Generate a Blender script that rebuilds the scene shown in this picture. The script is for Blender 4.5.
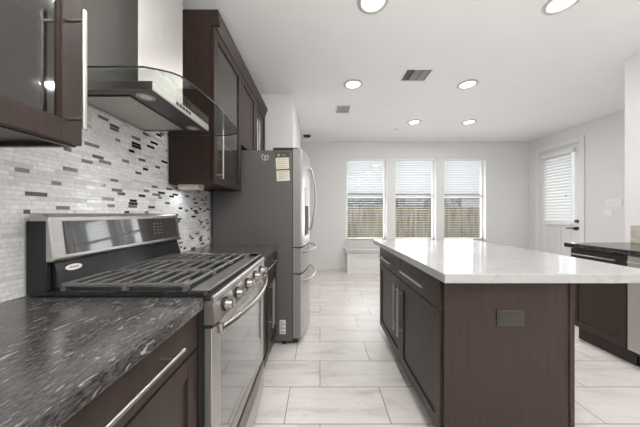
import bpy, bmesh, math, random
from mathutils import Vector, Matrix
random.seed(7)
for o in list(bpy.data.objects): bpy.data.objects.remove(o)
SC = bpy.context.scene
COL = SC.collection
R = math.radians
H = 1.195            # eye height
CEIL = 2.72
XL = -1.01           # left wall face
YB = 5.33            # far wall face
XR = 4.45            # right wall face beyond the kitchen
XK = 3.0             # right wall face of the kitchen

# ------------------------------------------------------------------ camera
cd = bpy.data.cameras.new('camera'); cam = bpy.data.objects.new('camera', cd); COL.objects.link(cam)
cam.location = (0, 0, H); cam.rotation_euler = (R(90), 0, 0)
cd.sensor_width = 36; cd.sensor_fit = 'HORIZONTAL'; cd.lens = 36*251/640; cd.clip_start = .02; cd.clip_end = 300
SC.camera = cam

# ------------------------------------------------------------------ world, lights, exposure
W = bpy.data.worlds.new('sky'); SC.world = W; W.use_nodes = True
bg = W.node_tree.nodes['Background']; bg.inputs[0].default_value = (.92, .96, 1, 1); bg.inputs[1].default_value = .76
SC.view_settings.view_transform = 'Standard'; SC.view_settings.look = 'None'
SC.view_settings.gamma = 1; SC.view_settings.use_curve_mapping = False
SC.view_settings.exposure = 0.18
SC.cycles.max_bounces = 10; SC.cycles.diffuse_bounces = 6; SC.cycles.transparent_max_bounces = 16
SC.cycles.sample_clamp_indirect = 6

def area(name, loc, rot, sx, sy, power, color=(1, 1, 1), disk=False):
    l = bpy.data.lights.new(name, 'AREA'); l.energy = power; l.color = color
    if disk: l.shape = 'DISK'; l.size = sx
    else: l.shape = 'RECTANGLE'; l.size = sx; l.size_y = sy
    o = bpy.data.objects.new(name, l); COL.objects.link(o); o.location = loc; o.rotation_euler = rot
    return o
# added fill light at an invented opening in the unseen rear wall
area('rear_fill_light', (1.0, -3.45, 1.25), (R(90), 0, 0), 3.6, 2.2, 5, (1, .99, .975))
# added upward fill lamp, unseen behind the camera, to brighten the ceiling
area('ceiling_fill_light', (.3, -.9, 1.75), (R(180), 0, 0), .5, .5, 105, (1, .99, .98))
# daylight entering at the three far windows and the glazed door, with the bounce off the sunlit ground outside
for x_ in (.99, 2.03, 3.08):
    area('window_daylight', (x_, 5.75, 1.2), (R(-93), 0, 0), .85, 1.7, 22, (.96, .98, 1))
area('door_daylight', (4.75, 4.69, 1.6), (R(90), 0, R(90)), .6, 1.2, 8, (.97, .985, 1))
CAN_POWER = 6.6

# ------------------------------------------------------------------ materials
def newmat(name):
    m = bpy.data.materials.new(name); m.use_nodes = True
    nt = m.node_tree; return m, nt, nt.nodes['Principled BSDF']
def N(nt, t, **kw):
    n = nt.nodes.new(t)
    for k, v in kw.items(): setattr(n, k, v)
    return n
def L(nt, a, b): nt.links.new(a, b)
def ramp(nt, stops, interp='LINEAR'):
    r = N(nt, 'ShaderNodeValToRGB'); e = r.color_ramp.elements; r.color_ramp.interpolation = interp
    while len(e) < len(stops): e.new(.5)
    for i, (p, c) in enumerate(stops):
        e[i].position = p; e[i].color = (*c, 1) if len(c) == 3 else c
    return r
def plain(name, col, rough=.5, metal=0, spec=.5, noise=0, nscale=8, bump=0, bscale=60, stretch=(1, 1, 1), coat=0):
    m, nt, p = newmat(name)
    p.inputs['Base Color'].default_value = (*col, 1); p.inputs['Roughness'].default_value = rough
    p.inputs['Metallic'].default_value = metal; p.inputs['Specular IOR Level'].default_value = spec
    p.inputs['Coat Weight'].default_value = coat; p.inputs['Coat Roughness'].default_value = .1
    if noise or bump:
        tc = N(nt, 'ShaderNodeTexCoord'); mp = N(nt, 'ShaderNodeMapping'); mp.inputs['Scale'].default_value = stretch
        L(nt, tc.outputs['Object'], mp.inputs['Vector'])
    if noise:
        nz = N(nt, 'ShaderNodeTexNoise'); nz.inputs['Scale'].default_value = nscale; nz.inputs['Detail'].default_value = 6
        L(nt, mp.outputs[0], nz.inputs['Vector'])
        lo = tuple(c*(1-noise) for c in col); hi = tuple(min(1, c*(1+noise)) for c in col)
        r = ramp(nt, [(.3, lo), (.7, hi)]); L(nt, nz.outputs['Fac'], r.inputs[0]); L(nt, r.outputs[0], p.inputs['Base Color'])
    if bump:
        n2 = N(nt, 'ShaderNodeTexNoise'); n2.inputs['Scale'].default_value = bscale; n2.inputs['Detail'].default_value = 3
        L(nt, mp.outputs[0], n2.inputs['Vector'])
        b = N(nt, 'ShaderNodeBump'); b.inputs['Strength'].default_value = bump; b.inputs['Distance'].default_value = .002
        L(nt, n2.outputs['Fac'], b.inputs['Height']); L(nt, b.outputs[0], p.inputs['Normal'])
    return m
def glassy(name, tint, gloss=(.9, .9, .9), ior=1.5, rough=.02, extra=0.0):
    """thin pane: tinted see-through plus a fresnel reflection"""
    m, nt, p = newmat(name); nt.nodes.remove(p)
    out = nt.nodes['Material Output']
    t = N(nt, 'ShaderNodeBsdfTransparent'); t.inputs[0].default_value = (*tint, 1)
    g = N(nt, 'ShaderNodeBsdfGlossy'); g.inputs[0].default_value = (*gloss, 1); g.inputs['Roughness'].default_value = rough
    f = N(nt, 'ShaderNodeFresnel'); f.inputs[0].default_value = ior
    ge = N(nt, 'ShaderNodeNewGeometry'); iv = N(nt, 'ShaderNodeMix'); iv.inputs[2].default_value = ior; iv.inputs[3].default_value = 1/ior
    L(nt, ge.outputs['Backfacing'], iv.inputs[0]); L(nt, iv.outputs[0], f.inputs[0])
    mx = N(nt, 'ShaderNodeMixShader')
    if extra:
        ad = N(nt, 'ShaderNodeMath', operation='ADD', use_clamp=True); ad.inputs[1].default_value = extra
        L(nt, f.outputs[0], ad.inputs[0]); L(nt, ad.outputs[0], mx.inputs[0])
    else: L(nt, f.outputs[0], mx.inputs[0])
    L(nt, t.outputs[0], mx.inputs[1]); L(nt, g.outputs[0], mx.inputs[2]); L(nt, mx.outputs[0], out.inputs[0])
    return m
def emit(name, col, s):
    m, nt, p = newmat(name)
    p.inputs['Base Color'].default_value = (.9, .9, .9, 1)
    p.inputs['Emission Color'].default_value = (*col, 1); p.inputs['Emission Strength'].default_value = s
    return m

def mat_floor():
    m, nt, p = newmat('marble_tile')
    tc = N(nt, 'ShaderNodeTexCoord'); mp = N(nt, 'ShaderNodeMapping'); mp.inputs['Location'].default_value = (0, -1.425, 0)
    L(nt, tc.outputs['Object'], mp.inputs[0])
    br = N(nt, 'ShaderNodeTexBrick'); br.offset = .336; br.offset_frequency = 2; br.squash = 1
    for k, v in {'Scale': 1, 'Mortar Size': .0028, 'Mortar Smooth': .1, 'Bias': 0, 'Brick Width': .61, 'Row Height': .305}.items(): br.inputs[k].default_value = v
    br.inputs['Color1'].default_value = (0, 0, 0, 1); br.inputs['Color2'].default_value = (1, 1, 1, 1)
    L(nt, mp.outputs[0], br.inputs['Vector'])
    # veins, shifted from tile to tile
    ml = N(nt, 'ShaderNodeVectorMath', operation='MULTIPLY'); ml.inputs[1].default_value = (7.3, 4.1, 9)
    L(nt, br.outputs['Color'], ml.inputs[0])
    ad = N(nt, 'ShaderNodeVectorMath', operation='ADD'); L(nt, mp.outputs[0], ad.inputs[0]); L(nt, ml.outputs[0], ad.inputs[1])
    m2 = N(nt, 'ShaderNodeMapping'); m2.inputs['Rotation'].default_value = (0, 0, R(35)); m2.inputs['Scale'].default_value = (1.1, 5.5, 1)
    L(nt, ad.outputs[0], m2.inputs[0])
    nz = N(nt, 'ShaderNodeTexNoise'); nz.inputs['Scale'].default_value = 1.6; nz.inputs['Detail'].default_value = 7; nz.inputs['Distortion'].default_value = .8
    L(nt, m2.outputs[0], nz.inputs['Vector'])
    r = ramp(nt, [(.30, (.56, .525, .495)), (.46, (.68, .645, .615)), (.60, (.72, .69, .66)), (.75, (.75, .725, .70))])
    L(nt, nz.outputs['Fac'], r.inputs[0])
    # thin veins
    n3 = N(nt, 'ShaderNodeTexNoise'); n3.inputs['Scale'].default_value = 1.2; n3.inputs['Detail'].default_value = 5; n3.inputs['Distortion'].default_value = 1.2
    L(nt, m2.outputs[0], n3.inputs['Vector'])
    r3 = ramp(nt, [(.485, (1, 1, 1)), (.5, (.86, .84, .82)), (.515, (1, 1, 1))]); L(nt, n3.outputs['Fac'], r3.inputs[0])
    mv = N(nt, 'ShaderNodeMix', data_type='RGBA', blend_type='MULTIPLY'); mv.inputs[0].default_value = .8
    L(nt, r.outputs[0], mv.inputs[6]); L(nt, r3.outputs[0], mv.inputs[7])
    mg = N(nt, 'ShaderNodeMix', data_type='RGBA'); mg.inputs[7].default_value = (.20, .185, .17, 1)
    L(nt, br.outputs['Fac'], mg.inputs[0]); L(nt, mv.outputs[2], mg.inputs[6]); L(nt, mg.outputs[2], p.inputs['Base Color'])
    p.inputs['Roughness'].default_value = .3; p.inputs['Specular IOR Level'].default_value = .4
    b = N(nt, 'ShaderNodeBump'); b.invert = True; b.inputs['Strength'].default_value = .4; b.inputs['Distance'].default_value = .002
    L(nt, br.outputs['Fac'], b.inputs['Height']); L(nt, b.outputs[0], p.inputs['Normal'])
    return m

def mat_mosaic():
    """linear glass and stone mosaic on an X = const wall: rows in z, strips in y of random length"""
    m, nt, p = newmat('strip_mosaic')
    tc = N(nt, 'ShaderNodeTexCoord'); sp = N(nt, 'ShaderNodeSeparateXYZ'); L(nt, tc.outputs['Object'], sp.inputs[0])
    def M(op, a, b=None, c=None):
        n = N(nt, 'ShaderNodeMath', operation=op)
        for i, v in enumerate((a, b, c)):
            if v is None: continue
            if isinstance(v, (int, float)): n.inputs[i].default_value = v
            else: L(nt, v, n.inputs[i])
        return n.outputs[0]
    RH = .0155
    v = M('DIVIDE', sp.outputs['Z'], RH); row = M('FLOOR', v); fv = M('FRACT', v)
    wn = N(nt, 'ShaderNodeTexWhiteNoise', noise_dimensions='1D'); L(nt, row, wn.inputs['W'])
    ln = .15
    u = M('ADD', M('DIVIDE', sp.outputs['Y'], ln), M('MULTIPLY', wn.outputs['Value'], 37.0)); c0 = M('FLOOR', u); f0 = M('FRACT', u)
    cb0 = N(nt, 'ShaderNodeCombineXYZ'); L(nt, row, cb0.inputs[0]); L(nt, c0, cb0.inputs[1])
    w0 = N(nt, 'ShaderNodeTexWhiteNoise', noise_dimensions='2D'); L(nt, cb0.outputs[0], w0.inputs['Vector'])
    cut = M('MULTIPLY_ADD', w0.outputs['Value'], .3, .5)           # long piece, then a short one
    short = M('GREATER_THAN', f0, cut)
    fu = M('MINIMUM', M('ABSOLUTE', M('SUBTRACT', f0, cut)), M('MINIMUM', f0, M('SUBTRACT', 1, f0)))
    cb = N(nt, 'ShaderNodeCombineXYZ'); L(nt, row, cb.inputs[0]); L(nt, M('ADD', M('MULTIPLY', c0, 2), short), cb.inputs[1])
    w2 = N(nt, 'ShaderNodeTexWhiteNoise', noise_dimensions='2D'); L(nt, cb.outputs[0], w2.inputs['Vector'])
    rnd = w2.outputs['Value']
    sc = N(nt, 'ShaderNodeSeparateColor'); L(nt, w2.outputs['Color'], sc.inputs[0])
    r = ramp(nt, [(0, (.76, .755, .745)), (.15, (.90, .895, .885)), (.5, (.94, .94, .935)), (.8, (.86, .855, .85)), (.95, (.70, .695, .69))], 'CONSTANT')
    L(nt, rnd, r.inputs[0])
    # pieces in the light stone strips carry a faint marbling
    nz = N(nt, 'ShaderNodeTexNoise'); nz.inputs['Scale'].default_value = 60; nz.inputs['Detail'].default_value = 3; L(nt, tc.outputs['Object'], nz.inputs['Vector'])
    rn = ramp(nt, [(.35, (.82, .82, .82)), (.6, (1, 1, 1))]); L(nt, nz.outputs['Fac'], rn.inputs[0])
    mm = N(nt, 'ShaderNodeMix', data_type='RGBA', blend_type='MULTIPLY'); mm.inputs[0].default_value = .8
    L(nt, r.outputs[0], mm.inputs[6]); L(nt, rn.outputs[0], mm.inputs[7])
    gv = M('LESS_THAN', M('MINIMUM', fv, M('SUBTRACT', 1, fv)), .055)
    gu = M('LESS_THAN', M('MULTIPLY', fu, ln), .0009)
    # the dark accent pieces get denser towards the fridge end of the wall
    dn = N(nt, 'ShaderNodeMapRange'); L(nt, sp.outputs['Y'], dn.inputs[0])
    for i_, v_ in ((1, .8), (2, 1.05), (3, .015), (4, .36)): dn.inputs[i_].default_value = v_
    dens = dn.outputs[0]
    metal = M('MULTIPLY', M('MULTIPLY', short, M('LESS_THAN', sc.outputs[2], dens)), M('SUBTRACT', 1, M('MAXIMUM', gv, gu)))
    g = M('MAXIMUM', gv, gu)
    mg = N(nt, 'ShaderNodeMix', data_type='RGBA'); mg.inputs[7].default_value = (.66, .65, .64, 1)
    md = N(nt, 'ShaderNodeMix', data_type='RGBA'); md.inputs[7].default_value = (.22, .21, .20, 1)
    L(nt, metal, md.inputs[0]); L(nt, mm.outputs[2], md.inputs[6]); L(nt, metal, p.inputs['Metallic'])
    L(nt, g, mg.inputs[0]); L(nt, md.outputs[2], mg.inputs[6]); L(nt, mg.outputs[2], p.inputs['Base Color'])
    rg = M('MULTIPLY_ADD', M('GREATER_THAN', sc.outputs[1], .5), .3, .08)
    L(nt, M('MAXIMUM', rg, M('MULTIPLY', g, .6)), p.inputs['Roughness'])
    # each piece leans a little its own way
    hs = M('MULTIPLY', M('SUBTRACT', sc.outputs[0], .5), M('MULTIPLY', fv, .6))
    hh = M('SUBTRACT', M('ADD', hs, 1.0), M('MULTIPLY', g, .8))
    b = N(nt, 'ShaderNodeBump'); b.inputs['Strength'].default_value = .6; b.inputs['Distance'].default_value = .0025
    L(nt, hh, b.inputs['Height']); L(nt, b.outputs[0], p.inputs['Normal'])
    return m

def mat_granite(name, dark, mid, light, ang, scale, stretch):
    m, nt, p = newmat(name)
    tc = N(nt, 'ShaderNodeTexCoord'); mp = N(nt, 'ShaderNodeMapping')
    mp.inputs['Rotation'].default_value = (0, 0, ang); mp.inputs['Scale'].default_value = stretch
    L(nt, tc.outputs['Object'], mp.inputs[0])
    a = N(nt, 'ShaderNodeTexNoise'); a.inputs['Scale'].default_value = scale; a.inputs['Detail'].default_value = 8; a.inputs['Roughness'].default_value = .7; a.inputs['Distortion'].default_value = .6
    L(nt, mp.outputs[0], a.inputs['Vector'])
    r = ramp(nt, [(.33, dark), (.47, mid), (.56, dark), (.66, light), (.72, mid)]); L(nt, a.outputs['Fac'], r.inputs[0])
    c = N(nt, 'ShaderNodeTexNoise'); c.inputs['Scale'].default_value = scale*3.2; c.inputs['Detail'].default_value = 5; L(nt, mp.outputs[0], c.inputs['Vector'])
    r2 = ramp(nt, [(.36, (.45, .45, .45)), (.5, (1, 1, 1)), (.66, (1.5, 1.5, 1.5))]); L(nt, c.outputs['Fac'], r2.inputs[0])
    mx = N(nt, 'ShaderNodeMix', data_type='RGBA', blend_type='MULTIPLY'); mx.inputs[0].default_value = .85
    L(nt, r.outputs[0], mx.inputs[6]); L(nt, r2.outputs[0], mx.inputs[7]); L(nt, mx.outputs[2], p.inputs['Base Color'])
    p.inputs['Roughness'].default_value = .16
    return m
def mat_quartz():
    m, nt, p = newmat('white_quartz')
    tc = N(nt, 'ShaderNodeTexCoord')
    a = N(nt, 'ShaderNodeTexNoise'); a.inputs['Scale'].default_value = 2.2; a.inputs['Detail'].default_value = 7; a.inputs['Distortion'].default_value = 1.5
    L(nt, tc.outputs['Object'], a.inputs['Vector'])
    r = ramp(nt, [(.40, (.40, .393, .385)), (.49, (.415, .408, .40)), (.505, (.36, .352, .342)), (.52, (.415, .408, .40)), (.7, (.43, .423, .415))]); L(nt, a.outputs['Fac'], r.inputs[0])
    L(nt, r.outputs[0], p.inputs['Base Color']); p.inputs['Roughness'].default_value = .08; p.inputs['Specular IOR Level'].default_value = .35
    return m
def mat_wood(name, col, rough=.38):
    m, nt, p = newmat(name)
    tc = N(nt, 'ShaderNodeTexCoord'); mp = N(nt, 'ShaderNodeMapping'); mp.inputs['Scale'].default_value = (30, 30, 1.6)
    L(nt, tc.outputs['Object'], mp.inputs[0])
    a = N(nt, 'ShaderNodeTexNoise'); a.inputs['Scale'].default_value = 2; a.inputs['Detail'].default_value = 6; L(nt, mp.outputs[0], a.inputs['Vector'])
    r = ramp(nt, [(.3, tuple(c*.8 for c in col)), (.7, tuple(c*1.2 for c in col))]); L(nt, a.outputs['Fac'], r.inputs[0])
    L(nt, r.outputs[0], p.inputs['Base Color']); p.inputs['Roughness'].default_value = rough
    p.inputs['Specular IOR Level'].default_value = .32
    return m
def mat_brushed(name, col, rough, axis):
    s = [1, 1, 1]; s[axis] = .02
    m = plain(name, col, rough, 1, bump=.12, bscale=400, stretch=tuple(s), noise=.05, nscale=200)
    return m
def mat_fence():
    m, nt, p = newmat('weathered_pine')
    tc = N(nt, 'ShaderNodeTexCoord'); mp = N(nt, 'ShaderNodeMapping'); mp.inputs['Scale'].default_value = (6.5, 1, .5)
    L(nt, tc.outputs['Object'], mp.inputs[0])
    a = N(nt, 'ShaderNodeTexNoise'); a.inputs['Scale'].default_value = 1.6; a.inputs['Detail'].default_value = 4; L(nt, mp.outputs[0], a.inputs['Vector'])
    r = ramp(nt, [(.3, (.24, .18, .105)), (.5, (.43, .34, .21)), (.7, (.60, .50, .34))]); L(nt, a.outputs['Fac'], r.inputs[0])
    L(nt, r.outputs[0], p.inputs['Base Color']); p.inputs['Roughness'].default_value = .8
    return m
def mat_stone_wall():
    m, nt, p = newmat('field_stone')
    tc = N(nt, 'ShaderNodeTexCoord'); v = N(nt, 'ShaderNodeTexVoronoi'); v.inputs['Scale'].default_value = 1.1
    L(nt, tc.outputs['Object'], v.inputs['Vector'])
    sp = N(nt, 'ShaderNodeSeparateColor'); L(nt, v.outputs['Color'], sp.inputs[0])
    r = ramp(nt, [(0, (.16, .15, .14)), (.5, (.33, .31, .29)), (1, (.55, .52, .49))]); L(nt, sp.outputs[0], r.inputs[0])
    L(nt, r.outputs[0], p.inputs['Base Color']); p.inputs['Roughness'].default_value = .9
    return m

M_WALL = plain('wall_paint', (.745, .738, .732), .75, spec=.25, noise=.015, nscale=3, bump=.05, bscale=220)
M_CEIL = plain('ceiling_paint', (.86, .855, .85), .85, spec=.2, noise=.01, nscale=3, bump=.18, bscale=90)
M_TRIM = plain('white_trim_paint', (.78, .77, .755), .4)
M_FLOOR = mat_floor(); M_MOSAIC = mat_mosaic()
M_GRAN = mat_granite('grey_streaked_granite', (.020, .019, .019), (.085, .080, .078), (.42, .40, .39), R(-27), 24, (4.0, .8, 2))
M_BGRAN = mat_granite('black_granite', (.008, .008, .009), (.03, .03, .03), (.12, .12, .12), R(20), 60, (1, 1, 1))
M_QUARTZ = mat_quartz()
M_WOOD = mat_wood('espresso_wood', (.035, .022, .0172))
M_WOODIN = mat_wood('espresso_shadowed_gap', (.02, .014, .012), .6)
M_STEEL = mat_brushed('brushed_stainless', (.50, .475, .455), .34, 1)
M_STEELV = mat_brushed('brushed_stainless_vertical', (.52, .505, .485), .36, 2)
M_CHROME = plain('satin_nickel', (.47, .44, .41), .3, 1)
M_FSIDE = plain('grey_fridge_paint', (.105, .098, .094), .42, noise=.04, nscale=250, bump=.05, bscale=500)
M_EDGEREFL = plain('steel_edge_dark_reflection', (.26, .25, .24), .4, .5)  # stainless door edges, with the dark reflection of the range side put into the colour
M_BLACK = plain('black_enamel', (.012, .012, .013), .18)
M_COOK = plain('dark_cooktop_enamel', (.20, .192, .185), .3, .35)
M_IRON = plain('cast_iron', (.17, .165, .16), .27, .5, spec=.8, bump=.15, bscale=300)
M_MATBLACK = plain('matt_black', (.012, .012, .012), .6)
M_OVENGLASS = plain('oven_door_glass', (.02, .02, .02), .03, 0, 1.0, coat=1)
M_PANEL = plain('smoked_control_glass', (.035, .032, .031), .035, 0, .9, coat=.6)
M_GLASS = glassy('window_glass', (.97, .98, .98))
M_HOODGLASS = glassy('curved_hood_glass', (.86, .88, .86), ior=1.5)
M_HOODEDGE = plain('polished_glass_edge', (.04, .045, .042), .1)
M_CABGLASS = glassy('cabinet_glass', (.55, .54, .52), (.85, .84, .82), 2.0, .05, .04)
M_WHITE = plain('white_plastic', (.80, .79, .77), .4)
M_SLAT = plain('white_slat', (.80, .80, .795), .7, spec=.15)
M_CREAM = plain('cream_plastic', (.78, .74, .62), .5)
M_DARKMETAL = plain('dark_bronze', (.075, .068, .062), .4, .6)
M_PAPER = plain('cream_paper', (.74, .69, .58), .8)
M_INK = plain('dark_ink', (.07, .07, .08), .7)
M_GREYINK = plain('grey_ink', (.30, .29, .28), .7)
M_LABEL = plain('white_label', (.75, .74, .72), .6)
M_LAMP = emit('lit_lens', (1, .97, .93), 5)
M_VENTDARK = plain('vent_shadow', (.06, .06, .06), .8)
M_VENT = plain('vent_white_metal', (.82, .81, .80), .5); M_LOUVRE = plain('grey_louvre_metal', (.42, .415, .41), .5); M_RING = plain('lamp_trim', (.50, .49, .48), .45)
M_FILTER = mat_brushed('filter_mesh_steel', (.55, .54, .51), .5, 0)
M_FENCE = mat_fence(); M_STONE = mat_stone_wall()
M_SHINGLE = plain('grey_shingles', (.34, .32, .30), .9, noise=.5, nscale=2.5)
M_GRASS = plain('lawn', (.16, .20, .07), .9, noise=.3, nscale=6)
M_LEAF = plain('blue_green_leaves', (.22, .30, .22), .8, noise=.4, nscale=9)
M_STUCCO = plain('pale_stucco', (.72, .69, .63), .8)
M_TRAV = plain('beige_stone_tile', (.50, .46, .40), .5, noise=.15, nscale=14, stretch=(1, 1, 4))

# ------------------------------------------------------------------ mesh builder
class MB:
    def __init__(s): s.bm = bmesh.new(); s.mi = 0
    def _merge(s, b, smooth=False):
        me = bpy.data.meshes.new('t')
        for f in b.faces: f.material_index = s.mi; f.smooth = smooth
        b.to_mesh(me); b.free(); s.bm.from_mesh(me); bpy.data.meshes.remove(me); return s
    def box(s, x0, x1, y0, y1, z0, z1, bev=0, seg=2):
        x0, x1 = sorted((x0, x1)); y0, y1 = sorted((y0, y1)); z0, z1 = sorted((z0, z1))
        b = bmesh.new(); bmesh.ops.create_cube(b, size=1)
        for v in b.verts:
            v.co = Vector(((x0+x1)/2+v.co.x*(x1-x0), (y0+y1)/2+v.co.y*(y1-y0), (z0+z1)/2+v.co.z*(z1-z0)))
        if bev: bmesh.ops.bevel(b, geom=b.edges[:], offset=min(bev, .45*min(x1-x0, y1-y0, z1-z0)), segments=seg, affect='EDGES', profile=.5)
        return s._merge(b)
    def cyl(s, p0, p1, r0, r1=None, seg=20, caps=True):
        p0 = Vector(p0); p1 = Vector(p1); d = p1-p0; r1 = r0 if r1 is None else r1
        b = bmesh.new(); bmesh.ops.create_cone(b, cap_ends=caps, segments=seg, radius1=r0, radius2=r1, depth=d.length)
        q = d.to_track_quat('Z', 'Y').to_matrix().to_4x4()
        bmesh.ops.transform(b, matrix=Matrix.Translation((p0+p1)/2) @ q, verts=b.verts)
        for f in b.faces: f.material_index = s.mi; f.smooth = len(f.verts) == 4
        me = bpy.data.meshes.new('t'); b.to_mesh(me); b.free(); s.bm.from_mesh(me); bpy.data.meshes.remove(me); return s
    def tube(s, pts, r, seg=12, flat=1.0):
        """round (or flattened in z) bar along a path"""
        pts = [Vector(p) for p in pts]; b = bmesh.new(); rings = []
        for i, p in enumerate(pts):
            t = (pts[min(i+1, len(pts)-1)]-pts[max(i-1, 0)]).normalized()
            up = Vector((0, 0, 1)) if abs(t.z) < .9 else Vector((0, 1, 0))
            a = t.cross(up).normalized(); c = a.cross(t).normalized()
            rings.append([b.verts.new(p+a*math.cos(2*math.pi*k/seg)*r+c*math.sin(2*math.pi*k/seg)*r*flat) for k in range(seg)])
        for i in range(len(rings)-1):
            for k in range(seg): b.faces.new((rings[i][k], rings[i][(k+1) % seg], rings[i+1][(k+1) % seg], rings[i+1][k]))
        b.faces.new(rings[0][::-1]); b.faces.new(rings[-1])
        bmesh.ops.recalc_face_normals(b, faces=b.faces[:])
        return s._merge(b, True)
    def prism(s, poly, axis, a, c, smooth=False):
        """extrude a 2D polygon; axis 0: poly in (y,z), 1: (x,z), 2: (x,y)"""
        b = bmesh.new()
        def P(u, v, w): return {0: (w, u, v), 1: (u, w, v), 2: (u, v, w)}[axis]
        A = [b.verts.new(P(u, v, a)) for u, v in poly]; B = [b.verts.new(P(u, v, c)) for u, v in poly]; n = len(poly)
        b.faces.new(A); b.faces.new(B[::-1])
        for i in range(n): b.faces.new((A[i], A[(i+1) % n], B[(i+1) % n], B[i]))
        bmesh.ops.recalc_face_normals(b, faces=b.faces[:])
        return s._merge(b, smooth)
    def lathe(s, prof, c, seg=32, axis=2):
        """prof: (r, h) pairs spun about a vertical axis through c"""
        b = bmesh.new(); c = Vector(c); rings = []
        for r, h in prof:
            rings.append([b.verts.new(c+Vector((r*math.cos(2*math.pi*k/seg), r*math.sin(2*math.pi*k/seg), h))) for k in range(seg)])
        for i in range(len(rings)-1):
            for k in range(seg): b.faces.new((rings[i][k], rings[i][(k+1) % seg], rings[i+1][(k+1) % seg], rings[i+1][k]))
        b.faces.new(rings[0]); b.faces.new(rings[-1][::-1])
        bmesh.ops.recalc_face_normals(b, faces=b.faces[:])
        return s._merge(b, True)
    def build(s, name, mats, parent=None, edge=True):
        origin = org(parent)
        if parent is not None: bmesh.ops.translate(s.bm, vec=-origin, verts=s.bm.verts)
        me = bpy.data.meshes.new(name); s.bm.to_mesh(me); s.bm.free()
        for m in (mats if isinstance(mats, (list, tuple)) else [mats]): me.materials.append(m)
        o = bpy.data.objects.new(name, me); COL.objects.link(o)
        if parent is not None: o.parent = parent
        if edge and any(p.use_smooth for p in me.polygons):
            me.set_sharp_from_angle(angle=R(40))
        return o
def org(o):
    v = Vector((0, 0, 0))
    while o is not None: v = v+o.location; o = o.parent
    return v
def centre(o, base=True):
    """move a one-mesh thing's origin to its own base"""
    me = o.data; xs = [v.co for v in me.vertices]
    lo = Vector(map(min, zip(*xs))); hi = Vector(map(max, zip(*xs)))
    c = Vector(((lo.x+hi.x)/2, (lo.y+hi.y)/2, lo.z)); me.transform(Matrix.Translation(-c)); o.location = c
    return o
def tag(o, label, cat, group=None, kind=None):
    o['label'] = label; o['category'] = cat
    if group: o['group'] = group
    if kind: o['kind'] = kind
    return o
def thing(name, label, cat, loc, group=None, kind=None):
    o = bpy.data.objects.new(name, None); COL.objects.link(o); o.location = loc; o.empty_display_size = .1
    return tag(o, label, cat, group, kind)
def clone(root, loc, label, group=None):
    def cp(o, par):
        c = o.copy(); COL.objects.link(c); c.parent = par
        for ch in list(o.children): cp(ch, c)
        return c
    r = cp(root, None); r.location = loc; r['label'] = label
    if group: r['group'] = group
    return r

# ------------------------------------------------------------------ the setting
def S(mb, name, mat, label, cat): return tag(mb.build(name, mat), label, cat, kind='structure')
YR = -3.3
S(MB().box(XL-.15, XR+.15, YR-.15, YB+.16, -.12, 0), 'floor', M_FLOOR, 'floor of large pale marble-look tiles in a running bond', 'floor')
S(MB().box(XL-.15, XR+.15, YR-.15, YB+.16, CEIL, CEIL+.12), 'ceiling', M_CEIL, 'white textured ceiling with recessed lights', 'ceiling')
S(MB().box(XL-.15, XL, YR-.15, YB+.16, 0, CEIL), 'wall_left', M_WALL, 'pale grey wall behind range and fridge', 'wall')
S(MB().box(XL, -.345, 3.215, 4.45, 0, CEIL), 'wall_left_return', M_WALL, 'pale grey wall block standing past the fridge up to the ceiling', 'wall')
S(MB().box(XR, XR+.15, 2.35, 4.29, 0, CEIL).box(XR, XR+.15, 5.09, YB+.16, 0, CEIL).box(XR, XR+.15, 4.29, 5.09, 2.44, CEIL),
  'wall_right', M_WALL, 'pale grey wall holding the white patio door', 'wall')
S(MB().box(XK, XK+.13, YR, 2.47, 0, CEIL), 'wall_right_kitchen', M_WALL, 'pale grey wall ending behind the black worktop', 'wall')
S(MB().box(XK+.13, XR+.15, 2.30, 2.47, 0, CEIL), 'wall_right_return', M_WALL, 'pale grey wall running on behind the kitchen wall', 'wall')
WIN = [(.56, 1.415), (1.60, 2.465), (2.64, 3.525)]; WZ0, WZ1 = .63, 2.385
mb = MB(); xs = [XL-.15]+[v for w in WIN for v in w]+[XR+.15]
for i in range(0, len(xs), 2): mb.box(xs[i], xs[i+1], YB, YB+.16, 0, CEIL)
for a, b in WIN: mb.box(a, b, YB, YB+.16, 0, WZ0).box(a, b, YB, YB+.16, WZ1, CEIL)
S(mb, 'wall_back', M_WALL, 'pale grey far wall holding three tall windows', 'wall')
# unseen wall behind the camera, its wide opening added to let light in
mb = MB().box(XL, -.9, YR-.15, YR, 0, CEIL).box(2.9, XK, YR-.15, YR, 0, CEIL).box(-.9, 2.9, YR-.15, YR, 2.4, CEIL).box(-.9, 2.9, YR-.15, YR, 0, .1)
S(mb, 'wall_rear', M_WALL, 'wall behind the viewer with an added wide opening', 'wall')
S(MB().box(XL, XL+.009, -.3, 2.27, .914, 1.40).box(XL, XL+.009, .74, 1.645, 1.40, CEIL), 'wall_left_mosaic', M_MOSAIC, 'backsplash of thin white and grey glass strips with dark accents', 'backsplash')
def baseboard(name, x0, x1, y0, y1, lab):
    S(MB().box(x0, x1, y0, y1, 0, .11, .004), name, M_TRIM, lab, 'baseboard')
baseboard('baseboard_back', -.345, .58, YB-.016, YB, 'white baseboard left of the window seat')
baseboard('baseboard_right', XR-.016, XR, 2.47, 4.20, 'white baseboard near side of the patio door')
baseboard('baseboard_corner', XR-.016, XR, 5.17, YB-.016, 'white baseboard between patio door and far corner')
baseboard('baseboard_left', -.345, -.329, 3.22, 4.45, 'white baseboard on the wall block past the fridge')

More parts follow.
